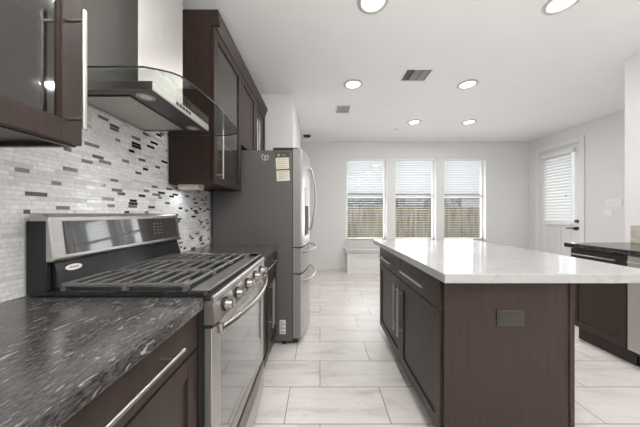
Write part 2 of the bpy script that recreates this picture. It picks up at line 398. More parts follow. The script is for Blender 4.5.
WLAB = ['tall far window nearest the fridge, a blue green tree showing over the fence', 'middle one of the three tall far windows', 'tall window nearest the patio door in the far wall']
for i, (a, b) in enumerate(WIN):
    w = thing('window_%d' % (i+1), WLAB[i], 'window', ((a+b)/2, YB, WZ0), kind='structure')
    y0, y1 = YB+.10, YB+.15
    f = MB().box(a, a+.035, y0, y1, WZ0, WZ1, .003).box(b-.035, b, y0, y1, WZ0, WZ1, .003).box(a, b, y0, y1, WZ1-.035, WZ1, .003).box(a, b, y0, y1, WZ0, WZ0+.04, .003)
    f.build('frame', M_TRIM, w)
    MB().box(a+.03, b-.03, y0-.005, y1-.005, 1.53, 1.59, .004).build('meeting_rail', M_TRIM, w)
    MB().box(a+.03, b-.03, y0+.02, y0+.026, WZ0+.03, 1.54).build('lower_pane', M_GLASS, w)
    MB().box(a+.03, b-.03, y0+.03, y0+.036, 1.57, WZ1-.03).build('upper_pane', M_GLASS, w)
    MB().box(a-.045, b+.045, YB-.035, YB+.10, WZ0-.025, WZ0, .006).box(a-.02, b+.02, YB-.014, YB, WZ0-.085, WZ0-.026, .004).build('sill', M_TRIM, w)
BLAB = ['white horizontal blind in the window nearest the fridge', 'white horizontal blind in the middle window', 'white horizontal blind in the window nearest the patio door']
for i, (a, b) in enumerate(WIN):
    t = thing('window_blind', BLAB[i], 'blind', ((a+b)/2, YB+.05, WZ0), 'blinds in the three far windows')
    MB().box(a+.008, b-.008, YB+.012, YB+.07, WZ1-.06, WZ1-.002, .004).build('headrail', M_SLAT, t)
    mb = MB(); n = 33; z = WZ1-.085
    while z > WZ0+.05:
        c, s_ = math.cos(R(6))*.025, math.sin(R(6))*.025
        y = YB+.045
        mb.prism([(y-c, z+s_-.0012), (y, z+.0008), (y+c, z-s_-.0012), (y+c, z-s_+.0006), (y, z+.0028), (y-c, z+s_+.0006)], 0, a+.012, b-.055)
        z -= .051
    mb.build('slats', M_SLAT, t)
    MB().box(a+.012, b-.055, YB+.022, YB+.068, WZ0+.012, WZ0+.032, .004).build('bottom_rail', M_SLAT, t)
    mb = MB()
    for x in (a+.10, b-.15): mb.cyl((x, YB+.019, WZ0+.02), (x, YB+.019, WZ1-.05), .0012, seg=6)
    mb.build('ladder_cord', M_SLAT, t)
    MB().cyl((a+.05, YB+.006, 1.65), (a+.05, YB+.006, WZ1-.07), .004, seg=8).build('tilt_wand', M_SLAT, t)

# patio door in the right wall
d = thing('door_1', 'white patio door with tall blind in the right wall', 'door', (XR, 4.69, 0), kind='structure')
MB().box(XR-.018, XR, 4.215, 4.29, 0, 2.44, .004).box(XR-.018, XR, 5.09, 5.165, 0, 2.44, .004).box(XR-.018, XR, 4.215, 5.165, 2.44, 2.51, .004) \
    .box(XR, XR+.05, 4.29, 4.31, 0, 2.44).box(XR, XR+.05, 5.07, 5.09, 0, 2.44).box(XR, XR+.05, 4.31, 5.07, 2.42, 2.44).build('frame', M_TRIM, d)
mb = MB().box(XR+.02, XR+.065, 4.312, 4.405, .01, 2.415).box(XR+.02, XR+.065, 4.95, 5.068, .01, 2.415).box(XR+.02, XR+.065, 4.405, 4.95, 2.28, 2.415)
mb.box(XR+.02, XR+.065, 4.405, 4.95, .95, 1.06).box(XR+.02, XR+.065, 4.405, 4.95, .01, .2).box(XR+.02, XR+.065, 4.66, 4.72, .2, .95).box(XR+.034, XR+.06, 4.405, 4.95, .2, .95)
for y0, y1 in ((4.43, 4.66), (4.72, 4.95)): mb.box(XR+.026, XR+.05, y0+.05, y1-.05, .25, .90, .006)
lf = mb.build('leaf', M_TRIM, d)
MB().box(XR+.04, XR+.046, 4.405, 4.95, 1.06, 2.28).build('pane', M_GLASS, lf)
mb = MB().cyl((XR+.02, 4.358, .935), (XR-.03, 4.358, .935), .03, seg=20).tube([(XR-.045, 4.358, .935), (XR-.05, 4.40, .937), (XR-.048, 4.44, .935), (XR-.044, 4.49, .93)], .011)
mb.cyl((XR-.02, 4.358, .935), (XR-.05, 4.358, .935), .011).build('lever_handle', M_DARKMETAL, lf)
MB().cyl((XR+.02, 4.358, 1.06), (XR-.012, 4.358, 1.06), .03, .026).cyl((XR-.012, 4.358, 1.06), (XR-.02, 4.358, 1.06), .012).build('deadbolt', M_DARKMETAL, lf)
t = thing('door_blind', 'white closed blind mounted on the patio door', 'blind', (XR, 4.69, 1.0))
MB().box(XR-.045, XR+.018, 4.37, 5.01, 2.27, 2.345, .006).build('headrail', M_SLAT, t)
mb = MB(); z = 2.25
while z > 1.03:
    x = XR-.010; c, s_ = .014, .026
    mb.prism([(x-c, z-s_), (x-c+.003, z-s_), (x+.002, z), (x+c+.003, z+s_), (x+c, z+s_), (x-.002, z+.004)], 1, 4.435, 4.98); z -= .056
mb.build('slats', M_SLAT, t)
MB().box(XR-.035, XR+.012, 4.435, 4.98, .985, 1.005, .004).build('bottom_rail', M_SLAT, t)
MB().box(XR-.036, XR-.026, 4.50, 4.52, 1.50, 1.525, .003).build('cord_clip', M_GREYINK, t)

# window seat
t = thing('bench', 'white panelled window seat under the far windows', 'bench', (2.06, 5.15, 0))
MB().box(.50, 3.62, 4.96, YB-.002, .405, .485, .012, 3).build('seat', plain('bench_top', (.56, .53, .51), .4), t)
mb = MB().box(.545, 3.575, 5.01, YB-.002, 0, .405)
mb.box(.545, 3.575, 4.995, 5.01, 0, .095, .003).box(.545, 3.575, 4.995, 5.01, .31, .405, .003)
for x in (.545, 1.51, 2.475, 3.44): mb.box(x, x+.135, 4.995, 5.01, .095, .31, .003)
bd = mb.build('base', M_TRIM, t)
for x in (.68, 1.645, 2.61): MB().box(x+.012, x+.818, 4.999, 5.011, .107, .298, .005).build('panel', M_TRIM, bd)

# ------------------------------------------------------------------ ceiling fittings
can = thing('recessed_light', 'lit recessed ceiling light above the near side of the aisle', 'light', (.38, 1.80, CEIL), 'recessed lights in the ceiling')
MB().lathe([(.110, 0), (.112, -.004), (.106, -.010), (.086, -.012), (.080, -.004), (.080, 0)], (.38, 1.80, CEIL), 40).build('trim_ring', M_RING, can)
MB().lathe([(.079, -.0005), (.079, -.004), (.06, -.006), (.02, -.007)], (.38, 1.80, CEIL), 32).build('lens', M_LAMP, can)
for (x, y, lab) in [(1.745, 1.81, 'lit recessed ceiling light above the near right corner of the island'),
                    (.39, 2.96, 'lit recessed ceiling light between the fridge and the two ceiling vents'),
                    (1.74, 2.96, 'lit recessed ceiling light right of the square ceiling vent'),
                    (1.567, 4.18, 'small lit recessed light deep in the room, before the middle window'),
                    (2.48, 4.18, 'small lit recessed light deep in the room, nearest the patio door')]:
    clone(can, (x, y, CEIL), lab)
for (x, y) in [(.38, 1.8), (1.745, 1.81), (.39, 2.96), (1.74, 2.96), (1.567, 4.18), (2.48, 4.18), (.38, -.2), (1.74, -.2), (.6, -2.0), (2.0, -2.0)]:  # the entries behind the camera are added lamps with no fitting
    area('can_lamp', (x, y, CEIL-.02), (0, 0, 0), .15, .15, CAN_POWER, (1, .985, .965), True)
# vents
def vent(x0, x1, y0, y1, lab, along_x):
    t = thing('ceiling_vent', lab, 'vent', ((x0+x1)/2, (y0+y1)/2, CEIL))
    z0, z1 = CEIL-.010, CEIL; w = .018
    MB().box(x0, x1, y0, y0+w, z0, z1, .003).box(x0, x1, y1-w, y1, z0, z1, .003).box(x0, x0+w, y0+w, y1-w, z0, z1, .003).box(x1-w, x1, y0+w, y1-w, z0, z1, .003).build('frame', M_VENT, t)
    MB().box(x0+w, x1-w, y0+w, y1-w, CEIL-.002, CEIL).build('backing', M_VENTDARK, t)
    mb = MB()
    if along_x:
        y = y0+w+.010
        while y < y1-w-.008:
            mb.prism([(y, CEIL-.003), (y+.007, CEIL-.010), (y+.009, CEIL-.010), (y+.002, CEIL-.003)], 0, x0+w, x1-w); y += .024
        mb.box((x0+x1)/2-.004, (x0+x1)/2+.004, y0+w, y1-w, CEIL-.011, CEIL-.003)
    else:
        third = (x1-x0-2*w)/3
        for k in range(3):
            xx = x0+w+k*third
            mb.box(xx+third-.004, xx+third, y0+w, y1-w, CEIL-.011, CEIL-.003)
            x = xx+.008
            while x < xx+third-.010:
                s_ = -1 if k == 0 else 1
                mb.prism([(x, CEIL-.003), (x+s_*.006, CEIL-.010), (x+s_*.006+.002, CEIL-.010), (x+.002, CEIL-.003)], 1, y0+w, y1-w); x += .014
    mb.build('louvres', M_LOUVRE, t)
vent(.905, 1.205, 2.63, 2.89, 'white square ceiling vent with three louvre banks between recessed lights', False)
vent(.225, .445, 3.52, 3.80, 'smaller ceiling vent with straight louvres, close to the fridge', True)
centre(tag(MB().lathe([(.05, 0), (.05, -.02), (.04, -.028)], (1.38, 4.56, CEIL), 28).build('smoke_detector', M_VENT), 'small pale round detector on the ceiling', 'detector'))
centre(tag(MB().lathe([(.075, 0), (.075, -.012), (.055, -.028), (.03, -.03)], (-.255, 4.92, CEIL), 28).build('ceiling_fitting', M_MATBLACK), 'small black round fitting on the ceiling past the fridge', 'fitting'))

# ------------------------------------------------------------------ cabinet helpers (faces on X = const planes)
def door_panel(mb, xf, sgn, y0, y1, z0, z1, th=.02, fw=.058, rec=.009, bev=.002, centre_panel=True):
    """shaker front; xf is the outer face, sgn the outward direction along x"""
    xb = xf-sgn*th
    mb.box(xb, xf, y0, y0+fw, z0, z1, bev).box(xb, xf, y1-fw, y1, z0, z1, bev)
    mb.box(xb, xf, y0+fw, y1-fw, z0, z0+fw, bev).box(xb, xf, y0+fw, y1-fw, z1-fw, z1, bev)
    if centre_panel: mb.box(xb, xf-sgn*rec, y0+fw-.001, y1-fw+.001, z0+fw-.001, z1-fw+.001)
    return mb
def bar_handle(xf, sgn, off, p, q, par, r=.006, inset=.045, name='handle'):
    """straight bar from p=(y,z) to q=(y,z), on two posts"""
    x = xf+sgn*off; a = Vector((x, *p)); b = Vector((x, *q)); u = (b-a).normalized()
    mb = MB().cyl(a, b, r, seg=14)
    for c in (a+u*inset, b-u*inset): mb.cyl((xf-sgn*.001, c.y, c.z), (x, c.y, c.z), r*.75, seg=10)
    return mb.build(name, M_CHROME, par)
CT = .914   # worktop height
XC = -.408   # base cabinet door faces, left run

def base_cab(y0, y1, label, doors, dh, hz, XC, dsplit=.748):
    t = thing('base_cabinet', label, 'cabinet', ((XL+XC)/2, (y0+y1)/2, 0))
    MB().box(XL+.012, XC-.021, y0, y1, .10, .873).build('carcass', M_WOOD, t)
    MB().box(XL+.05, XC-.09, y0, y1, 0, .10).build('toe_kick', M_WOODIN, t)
    dr = MB().box(XC-.02, XC, y0+.003, y1-.003, dsplit+.004, .866, .002).build('drawer', M_WOOD, t)
    bar_handle(XC, 1, .034, (dh[0], hz), (dh[1], hz), dr)
    for (a, b, hy) in doors:
        d_ = door_panel(MB(), XC, 1, a+.002, b-.002, .105, dsplit-.003).build('door', M_WOOD, t)
        bar_handle(XC, 1, .034, (hy, .325), (hy, .682), d_)
    return t
base_cab(.02, .838, 'dark wood base cabinet under granite at the near side of the range', [(.02, .428, .39), (.428, .838, .465)], (.19, .690), .820, XC)
base_cab(1.623, 2.262, 'narrow dark wood base cabinet squeezed between range and fridge', [(1.623, 1.942, 1.910), (1.942, 2.262, 1.974)], (1.735, 2.12), .806, -.392)
# bar handle of that door is close to the range, as in the photo
def counter(name, x0, x1, y0, y1, mat, lab, z0=.874, th=None):
    return centre(tag(MB().box(x0, x1, y0, y1, z0, CT if th is None else th, .006, 3).build(name, mat), lab, 'worktop'))
counter('granite_worktop', XL+.010, -.388, -.25, .840, M_GRAN, 'dark grey streaked granite worktop in front of the range')
counter('granite_worktop', XL+.010, -.375, 1.622, 2.268, M_GRAN, 'short dark granite worktop between range and fridge')

# upper cabinets
XU = -.70
UB, UT = 1.39, 2.44
def crown(par, y0, y1, near, far):
    a = MB()
    prof = [(XU-.30, UT), (XU+.003, UT), (XU+.006, UT+.012), (XU+.032, UT+.075), (XU+.032, UT+.09), (XU-.30, UT+.09)]
    a.prism(prof, 1, y0-(.0 if not near else .0), y1)
    if near:  # the return along the exposed side
        a.prism([(y0, UT), (y0-.003, UT+.012), (y0-.018, UT+.075), (y0-.018, UT+.09), (y0+.02, UT+.09), (y0+.02, UT)], 0, XL+.012, XU+.032)
    return a.build('crown', M_WOOD, par)
def glass_cab(y0, y1, label, hy, nearcrown):
    t = thing('wall_cabinet', label, 'cabinet', ((XL+XU)/2, (y0+y1)/2, UB))
    x0, x1 = XL+.012, XU-.021; w = .018
    MB().box(x0, x1, y0, y0+w, UB, UT).box(x0, x1, y1-w, y1, UB, UT).box(x0, x0+.008, y0+w, y1-w, UB, UT).box(x0+.008, x1, y0+w, y1-w, UB+.012, UB+.03).box(x0+.008, x1, y0+w, y1-w, UT-.02, UT) \
        .box(x1-.018, x1, y0+w, y1-w, UB, UB+.04).build('carcass', M_WOOD, t)
    for z in (1.72, 2.06): MB().box(x0+.008, x1-.04, y0+w, y1-w, z, z+.018).build('shelf', M_WOOD, t)
    dr = door_panel(MB(), XU, 1, y0+.003, y1-.003, UB+.003, UT-.003, centre_panel=False).build('door', M_WOOD, t)
    mb = MB(); xi = XU-.004
    for (a, b, c, e) in ((y0+.058, y0+.066, UB+.058, UT-.058), (y1-.066, y1-.058, UB+.058, UT-.058)): mb.box(XU-.016, xi, a, b, c, e)
    mb.box(XU-.016, xi, y0+.066, y1-.066, UB+.058, UB+.066).box(XU-.016, xi, y0+.066, y1-.066, UT-.066, UT-.058)
    mb.build('glazing_bead', M_WOOD, dr)
    MB().box(XU-.014, XU-.010, y0+.06, y1-.06, UB+.06, UT-.06).build('glass_pane', M_CABGLASS, dr)
    bar_handle(XU, 1, .046, (hy, 1.428), (hy, 1.758), dr, inset=.028)
    crown(t, y0, y1, nearcrown, False)
    return t
glass_cab(.08, .742, 'dark wood wall cabinet with glass door, on the near side of the hood', .697, False)
glass_cab(1.660, 2.235, 'dark wood glass-door wall cabinet between hood and fridge', 1.695, True)
t = thing('fridge_cabinet', 'dark wood cabinet with two solid doors above the fridge', 'cabinet', ((XL+XU)/2, 2.72, 1.81))
MB().box(XL+.012, XU-.021, 2.238, 3.208, 1.81, UT).build('carcass', M_WOOD, t)
for (a, b, hy) in ((2.24, 2.722, 2.68), (2.726, 3.206, 2.77)):
    dr = door_panel(MB(), XU, 1, a, b, 1.813, UT-.003).build('door', M_WOOD, t)
    bar_handle(XU, 1, .034, (hy, 1.86), (hy, 2.20), dr)
crown(t, 2.238, 3.208, False, True)
centre(tag(MB().box(-.965, -.83, 1.70, 1.80, UB-.028, UB+.011, .004).build('under_cabinet_light', M_CREAM), 'small cream light fitting under the wall cabinet by the hood', 'light'))
area('under_cabinet_lamp', (-.90, 1.75, UB-.032), (0, 0, 0), .11, .08, .3, (.95, .98, 1))

# ------------------------------------------------------------------ range
RY0, RY1 = .846, 1.616
t = thing('gas_range', 'stainless gas range with black grates set between granite worktops', 'range', (-.68, 1.23, 0))
XD = -.364
MB().box(XL+.03, -.404, RY0, RY1, .06, .915, .003).box(-.405, -.391, RY0, RY1, .06, .885).build('body', M_MATBLACK, t)
for x in (-.93, -.47):
    for y in (RY0+.05, RY1-.05): MB().cyl((x, y, 0), (x, y, .07), .02, seg=12).build('foot', M_MATBLACK, t)
# cooktop tray with rounded front corners
def rrect(x0, x1, y0, y1, r, n=6):
    P = []
    for cx, cy, a0 in ((x1-r, y0+r, -90), (x1-r, y1-r, 0), (x0+.004, y1-.004, 90), (x0+.004, y0+.004, 180)):
        rr = r if cx > x0+.01 else .004
        P += [(cx+rr*math.cos(R(a0+90*k/n)), cy+rr*math.sin(R(a0+90*k/n))) for k in range(n+1)]
    return P
GE = RY1-.125      # far end of the grates
cook = MB().prism(rrect(-.93, -.377, RY0-.003, RY1+.002, .02), 2, .918, .932)
ck = cook.build('cooktop', M_BLACK, t); cook = MB(); cook.box(-.440, -.378, RY0+.008, RY1-.008, .930, .937, .003).box(-.915, -.380, GE+.008, RY1-.006, .930, .937, .003)
cook.build('cooktop_border', M_COOK, ck)
MB().box(-.885, -.444, RY0+.012, GE+.006, .930, .9335).build('burner_tray', M_MATBLACK, t)
# grates: three side by side
gy = [RY0+.002+k*(GE-RY0)/3 for k in range(4)]
for k in range(3):
    a, b = gy[k]+.002, gy[k+1]-.002; x0, x1 = -.880, -.446; zt = .958; w = .0045
    mb = MB()
    mb.box(x0, x1, a, a+.013, zt-.014, zt, .004).box(x0, x1, b-.013, b, zt-.014, zt, .004)
    for x in [x0+.0065+j*(x1-x0-.013)/8 for j in range(9)]:
        mb.box(x-w, x+w, a+.01, b-.01, zt-.013, zt, .003)
    for x in (x0+.01, (x0+x1)/2, x1-.01):
        for y in (a+.0065, b-.0065): mb.box(x-.009, x+.009, y-.0064, y+.0064, .933, zt-.012)
    mb.box((x0+x1)/2-.006, (x0+x1)/2+.006, a+.01, b-.01, zt-.018, zt-.004)
    mb.build('grate', M_IRON, t)
for (x, y, r) in ((-.77, .95, .034), (-.56, .95, .045), (-.66, 1.17, .04), (-.77, 1.39, .034), (-.56, 1.39, .05)):
    bn = MB().lathe([(r+.018, .9335), (r+.016, .937), (r, .939), (r, .940)], (x, y, 0), 28).build('burner', M_STEEL, t)
    MB().lathe([(r, .940), (r, .944), (r-.004, .946), (.004, .946)], (x, y, 0), 28).build('burner_cap', M_MATBLACK, bn)
# backguard: black foot below, leaning stainless console above
BX0, BZ0, BX1, BZ1 = -.899, 1.036, -.917, 1.182
bgp = [(-.995, .915), (-.905, .915), (-.888, .937), (-.914, 1.022), (-.914, 1.045), (-.995, 1.045)]
MB().prism(bgp, 1, RY0+.018, RY1-.010).build('backguard_base', M_BLACK, t)
MB().box(-.993, -.925, RY0, RY0+.018, .915, 1.17, .004).build('side_panel', M_MATBLACK, t)
bp = [(-.985, 1.03), (BX0-.006, 1.028), (BX0, BZ0), (BX1, BZ1), (-.938, 1.196), (-.985, 1.196)]
sh = MB().prism(bp, 1, RY0+.002, RY1, False).build('backguard', M_STEEL, t)
bv = sh.modifiers.new('b', 'BEVEL'); bv.width = .007; bv.segments = 3; bv.limit_method = 'ANGLE'; bv.angle_limit = R(25)
def bgface(z, off=0):
    s_ = (z-BZ0)/(BZ1-BZ0); n = Vector((BZ1-BZ0, BX0-BX1)).normalized()
    return (BX0+(BX1-BX0)*s_+n.x*off, z+n.y*off)
def bgplate(mb, y0, y1, z0, z1, o0, o1):
    return mb.prism([bgface(z0, o0), bgface(z1, o0), bgface(z1, o1), bgface(z0, o1)], 1, y0, y1)
cp = bgplate(MB(), .892, 1.583, 1.050, 1.168, -.002, .0022).build('control_glass', M_PANEL, t)
kk = 0
for y, n in ((1.17, 4), (1.21, 3), (1.37, 4), (1.40, 4), (1.43, 4)):
    for k in range(n): bgplate(MB(), y, y+.007, 1.085+k*.017, 1.0895+k*.017, .002, .0027).build('touch_key', M_GREYINK, cp)
# oval badge with small illegible lettering strokes, on the black foot
def slopeface(z, off):
    s_ = (z-.937)/.085; n = Vector((.085, .026)).normalized(); return (-.888-.026*s_+n.x*off, z+n.y*off)
b_ = bmesh.new(); ring = []; ring2 = []
for k in range(32):
    a = 2*math.pi*k/32; y = .924+.031*math.cos(a); z = .999+.0105*math.sin(a)
    x, zz = slopeface(z, .0025); ring.append(b_.verts.new((x, y, zz))); x, zz = slopeface(z, -.001); ring2.append(b_.verts.new((x, y, zz)))
b_.faces.new(ring)
for k in range(32): b_.faces.new((ring[k], ring[(k+1) % 32], ring2[(k+1) % 32], ring2[k]))
bmesh.ops.recalc_face_normals(b_, faces=b_.faces[:])
mb = MB(); mb._merge(b_); bad = mb.build('badge', M_LABEL, t)
mb = MB()
for k in range(9):
    y = .905+k*.0042; z0, z1 = .9965, 1.002
    p = [slopeface(z0, .0024), slopeface(z1, .0024), slopeface(z1, .0031), slopeface(z0, .0031)]
    mb.prism(p, 1, y, y+(.0026 if k % 3 else .0012))
mb.build('lettering', M_INK, bad)
# front: nose strip, knob panel, vent gap, door, drawer
MB().box(-.42, -.366, RY0+.002, RY1-.002, .905, .9185).build('trim_gap', M_MATBLACK, t)
MB().prism([(-.391, .889), (-.362, .889), (-.358, .895), (-.358, .910), (-.362, .916), (-.367, .916), (-.367, .90), (-.391, .90)], 1, RY0, RY1).build('front_trim', M_STEEL, t)
kp = MB().prism([(-.395, .818), (-.357, .818), (-.354, .826), (-.362, .888), (-.395, .888)], 1, RY0, RY1).build('control_panel', M_STEEL, t)
for y in (.945, 1.075, 1.225, 1.375, 1.505):
    kn = MB().cyl((-.360, y, .855), (-.351, y, .855), .026, seg=24).build('knob', M_MATBLACK, kp)
    MB().cyl((-.353, y, .855), (-.326, y, .857), .021, .0185, seg=24).box(-.327, -.318, y-.005, y+.005, .838, .876, .002).build('knob_grip', M_CHROME, kn)
MB().box(-.405, -.371, RY0+.004, RY1-.004, .797, .819).build('vent_slot', M_MATBLACK, t)
dz0, dz1 = .265, .805
mb = MB().box(-.391, XD, RY0, RY0+.076, dz0, dz1, .003).box(-.391, XD, RY1-.076, RY1, dz0, dz1, .003).box(-.391, XD, RY0+.07, RY1-.07, dz0, dz0+.05, .003).box(-.391, XD, RY0+.07, RY1-.07, dz1-.035, dz1, .003)
od = mb.build('oven_door', M_STEELV, t)
MB().box(-.389, XD-.001, RY0+.072, RY1-.072, dz0+.046, dz1-.033).build('oven_window', M_OVENGLASS, od)
pts = []
for k in range(25):
    u = k/24; y = RY0+.03+u*(RY1-RY0-.06); pts.append((-.344+.048*math.sin(math.pi*u)**.8, y, .795))
hd = MB().tube(pts, .010, 12, 1.35); hd.box(XD-.002, -.336, RY0+.018, RY0+.045, .78, .812, .004).box(XD-.002, -.336, RY1-.045, RY1-.018, .78, .812, .004)
hd.build('handle', M_CHROME, od)
n = 16
def bow(y, base, sag): u = (y-RY0)/(RY1-RY0); return base+sag*(1-(2*u-1)**2)
ys = [RY0+(RY1-RY0)*k/n for k in range(n+1)]
dw = MB().prism([(-.391, RY0), (-.391, RY1)]+[(bow(y, XD+.002, .018), y) for y in ys[::-1]], 2, .09, .225).build('drawer', M_STEEL, t)
MB().prism([(-.38, RY0), (-.38, RY1)]+[(bow(y, XD+.004, .032), y) for y in ys[::-1]], 2, .228, .252).build('drawer_pull', M_CHROME, dw)

# ------------------------------------------------------------------ range hood
t = thing('range_hood', 'stainless chimney range hood with curved glass canopy above the range', 'hood', (-.82, 1.2, 1.665))
MB().box(XL+.010, -.73, 1.01, 1.335, 1.70, CEIL-.002, .002).build('chimney', M_STEELV, t)
HY0, HY1, HX = .958, 1.44, -.638
MB().box(XL+.010, HX, HY0, HY1, 1.667, 1.702, .002).build('canopy_body', M_STEEL, t)
MB().box(XL+.014, HX-.004, HY0+.004, HY1-.004, 1.6645, 1.668).build('base_plate', plain('dark_steel', (.12, .115, .11), .4, .6), t)
fl = MB().box(-.985, -.752, .995, 1.405, 1.662, 1.668).build('filter_frame', M_MATBLACK, t)
MB().box(-.980, -.760, 1.003, 1.397, 1.6605, 1.6665).build('filter', M_FILTER, t)
for y in (1.01, 1.38):
    hl = MB().lathe([(.034, 1.6675), (.034, 1.6625), (.024, 1.6615), (.022, 1.663)], (-.70, y, 0), 28).build('hood_lamp', M_CHROME, t)
    MB().lathe([(.021, 1.6655), (.021, 1.6622), (.004, 1.662)], (-.70, y, 0), 24).build('lamp_lens', M_CREAM, hl)
mb = MB()
for k in range(5): mb.box(HX-.001, HX+.003, 1.115+k*.026, 1.132+k*.026, 1.680, 1.693, .0015)
mb.build('control_button', M_DARKMETAL, t)
# glass: bowed front, rounded corners
GY0, GY1 = .876, 1.648
fr = []
for k in range(41):
    u = -1+2*k/40; y = (GY0+GY1)/2+u*(GY1-GY0)/2
    fr.append((-.487-.045*u*u-.085*max(0, (abs(u)-.82)/.18)**2.2, y))
poly = [(XL+.010, GY0)]+fr+[(XL+.010, GY1)]
gl = MB().prism(poly, 2, 1.7045, 1.7095).build('glass_canopy', M_HOODGLASS, t)
MB().tube([(XL+.012, GY0, 1.707)]+[(x, y, 1.707) for x, y in fr]+[(XL+.012, GY1, 1.707)], .0032, 8).build('glass_edge', M_HOODEDGE, gl)

# outlet on the mosaic
def wallplate(name, label, cat, x, y0, y1, z0, z1, sgn, n, kind, mat=M_WHITE):
    t = thing(name, label, cat, (x, (y0+y1)/2, z0))
    MB().box(x, x+sgn*.006, y0, y1, z0, z1, .002).build('cover_plate', mat, t)
    w = (y1-y0)/n
    for k in range(n):
        c = y0+w*(k+.5); zc = (z0+z1)/2
        if kind == 'rocker': MB().box(x+sgn*.005, x+sgn*.010, c-.016, c+.016, zc-.033, zc+.033, .002).build('rocker', mat, t)
        elif kind == 'outlet':
            for dz in (-.02, .02):
                rc = MB().box(x+sgn*.005, x+sgn*.008, c-.016, c+.016, zc+dz-.014, zc+dz+.014, .003).build('socket', mat, t)
                MB().box(x+sgn*.0078, x+sgn*.0084, c-.008, c-.005, zc+dz-.004, zc+dz+.006).box(x+sgn*.0078, x+sgn*.0084, c+.005, c+.008, zc+dz-.004, zc+dz+.006).build('slot', M_INK, rc)
        else:
            MB().box(x+sgn*.005, x+sgn*.009, c-.02, c+.02, zc-.02, zc+.02, .003).build('keypad', M_VENT, t)
    return t
wallplate('wall_outlet', 'white double outlet on the mosaic by the far end of the range', 'outlet', XL+.009, 1.835, 1.910, .955, 1.07, 1, 1, 'outlet')
wallplate('light_switch', 'white plate of four rocker switches on the wall by the patio door', 'switch', XR, 3.69, 3.91, 1.295, 1.415, -1, 4, 'rocker')
wallplate('wall_control', 'small white control plate below the four-rocker switch', 'control', XR, 3.82, 3.94, 1.16, 1.25, -1, 1, 'keypad')

# ------------------------------------------------------------------ fridge
FY0, FY1 = 2.280, 3.192; FM = (FY0+FY1)/2
t = thing('fridge', 'stainless french-door fridge with dark grey side at the end of the worktop', 'fridge', (-.6, FM, 0))
MB().box(-.975, -.252, FY0, FY1, .035, 1.770, .004).build('body', M_FSIDE, t)
for x in (-.92, -.33):
    for y in (FY0+.04, FY1-.04): MB().cyl((x, y, 0), (x, y, .04), .022, seg=14).build('foot', M_MATBLACK, t)
MB().box(-.30, -.20, FY0+.02, FY1-.02, .015, .055).build('grille', M_MATBLACK, t)
def fx(y, off=0): u = (y-FM)/((FY1-FY0)/2); return -.172+.055*(1-u*u)+off
def front(y0, y1, z0, z1, name, par=None, xb=-.246, off=0, mat=M_STEELV):
    ys = [y0+(y1-y0)*k/14 for k in range(15)]
    ed = .006
    pr = [(xb, y0), (xb, y1)]+[(fx(y, off)-(ed if k in (0, 14) else 0), y) for k, y in list(enumerate(ys))[::-1]]
    o = MB().prism(pr, 2, z0, z1).build(name, [mat, M_EDGEREFL], par if par is not None else t)
    if par is None:      # outer door edges carry their dark reflection as a darker colour
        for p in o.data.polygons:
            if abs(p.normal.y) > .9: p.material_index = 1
    return o
MB().box(-.2525, -.195, FY0+.008, FY1-.008, .05, 1.775).build('gasket', M_MATBLACK, t)
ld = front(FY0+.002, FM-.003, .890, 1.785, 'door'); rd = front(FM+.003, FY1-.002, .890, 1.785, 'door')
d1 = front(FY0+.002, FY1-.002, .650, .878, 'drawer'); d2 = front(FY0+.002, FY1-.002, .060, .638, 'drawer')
for y in (FY0+.01, FY1-.075): MB().box(-.43, -.20, y, y+.065, 1.770, 1.797, .006).build('hinge_cover', M_MATBLACK, t)
def vhandle(y, par, sg):
    pts = [(fx(y)-.004, y, 1.69)]+[(fx(y)+.012+.056*math.sin(math.pi*k/20)**.7, y, 1.685-.66*k/20) for k in range(21)]+[(fx(y)-.004, y, 1.02)]
    MB().tube(pts, .011, 12).build('handle', M_CHROME, par)
vhandle(FM-.05, ld, 1); vhandle(FM+.05, rd, 1)
def hhandle(z, par):
    pts = [(fx(FY0+.07)-.004, FY0+.07, z)]+[(fx(y)+.012+.052*math.sin(math.pi*k/20)**.7, y, z) for k, y in [(k, FY0+.075+(FY1-FY0-.15)*k/20) for k in range(21)]]+[(fx(FY1-.07)-.004, FY1-.07, z)]
    MB().tube(pts, .011, 12).build('handle', M_CHROME, par)
hhandle(.835, d1); hhandle(.565, d2)
dp = front(2.40, 2.60, .98, 1.44, 'dispenser', ld, xb=-.17, off=.003, mat=M_MATBLACK)
front(2.405, 2.595, 1.27, 1.435, 'dispenser_panel', dp, xb=-.17, off=.005, mat=M_STEELV)
front(2.43, 2.57, .985, 1.0, 'drip_tray', dp, xb=-.17, off=.012, mat=M_GREYINK)
lb = MB().box(-.366, -.312, FY0-.0008, FY0+.001, .100, .228).build('rating_label', M_LABEL, t)
mb = MB()
for k in range(9): mb.box(-.360, -.320-.012*(k % 3), FY0-.0014, FY0-.0006, .110+k*.0125, .115+k*.0125)
mb.build('label_print', M_INK, lb)
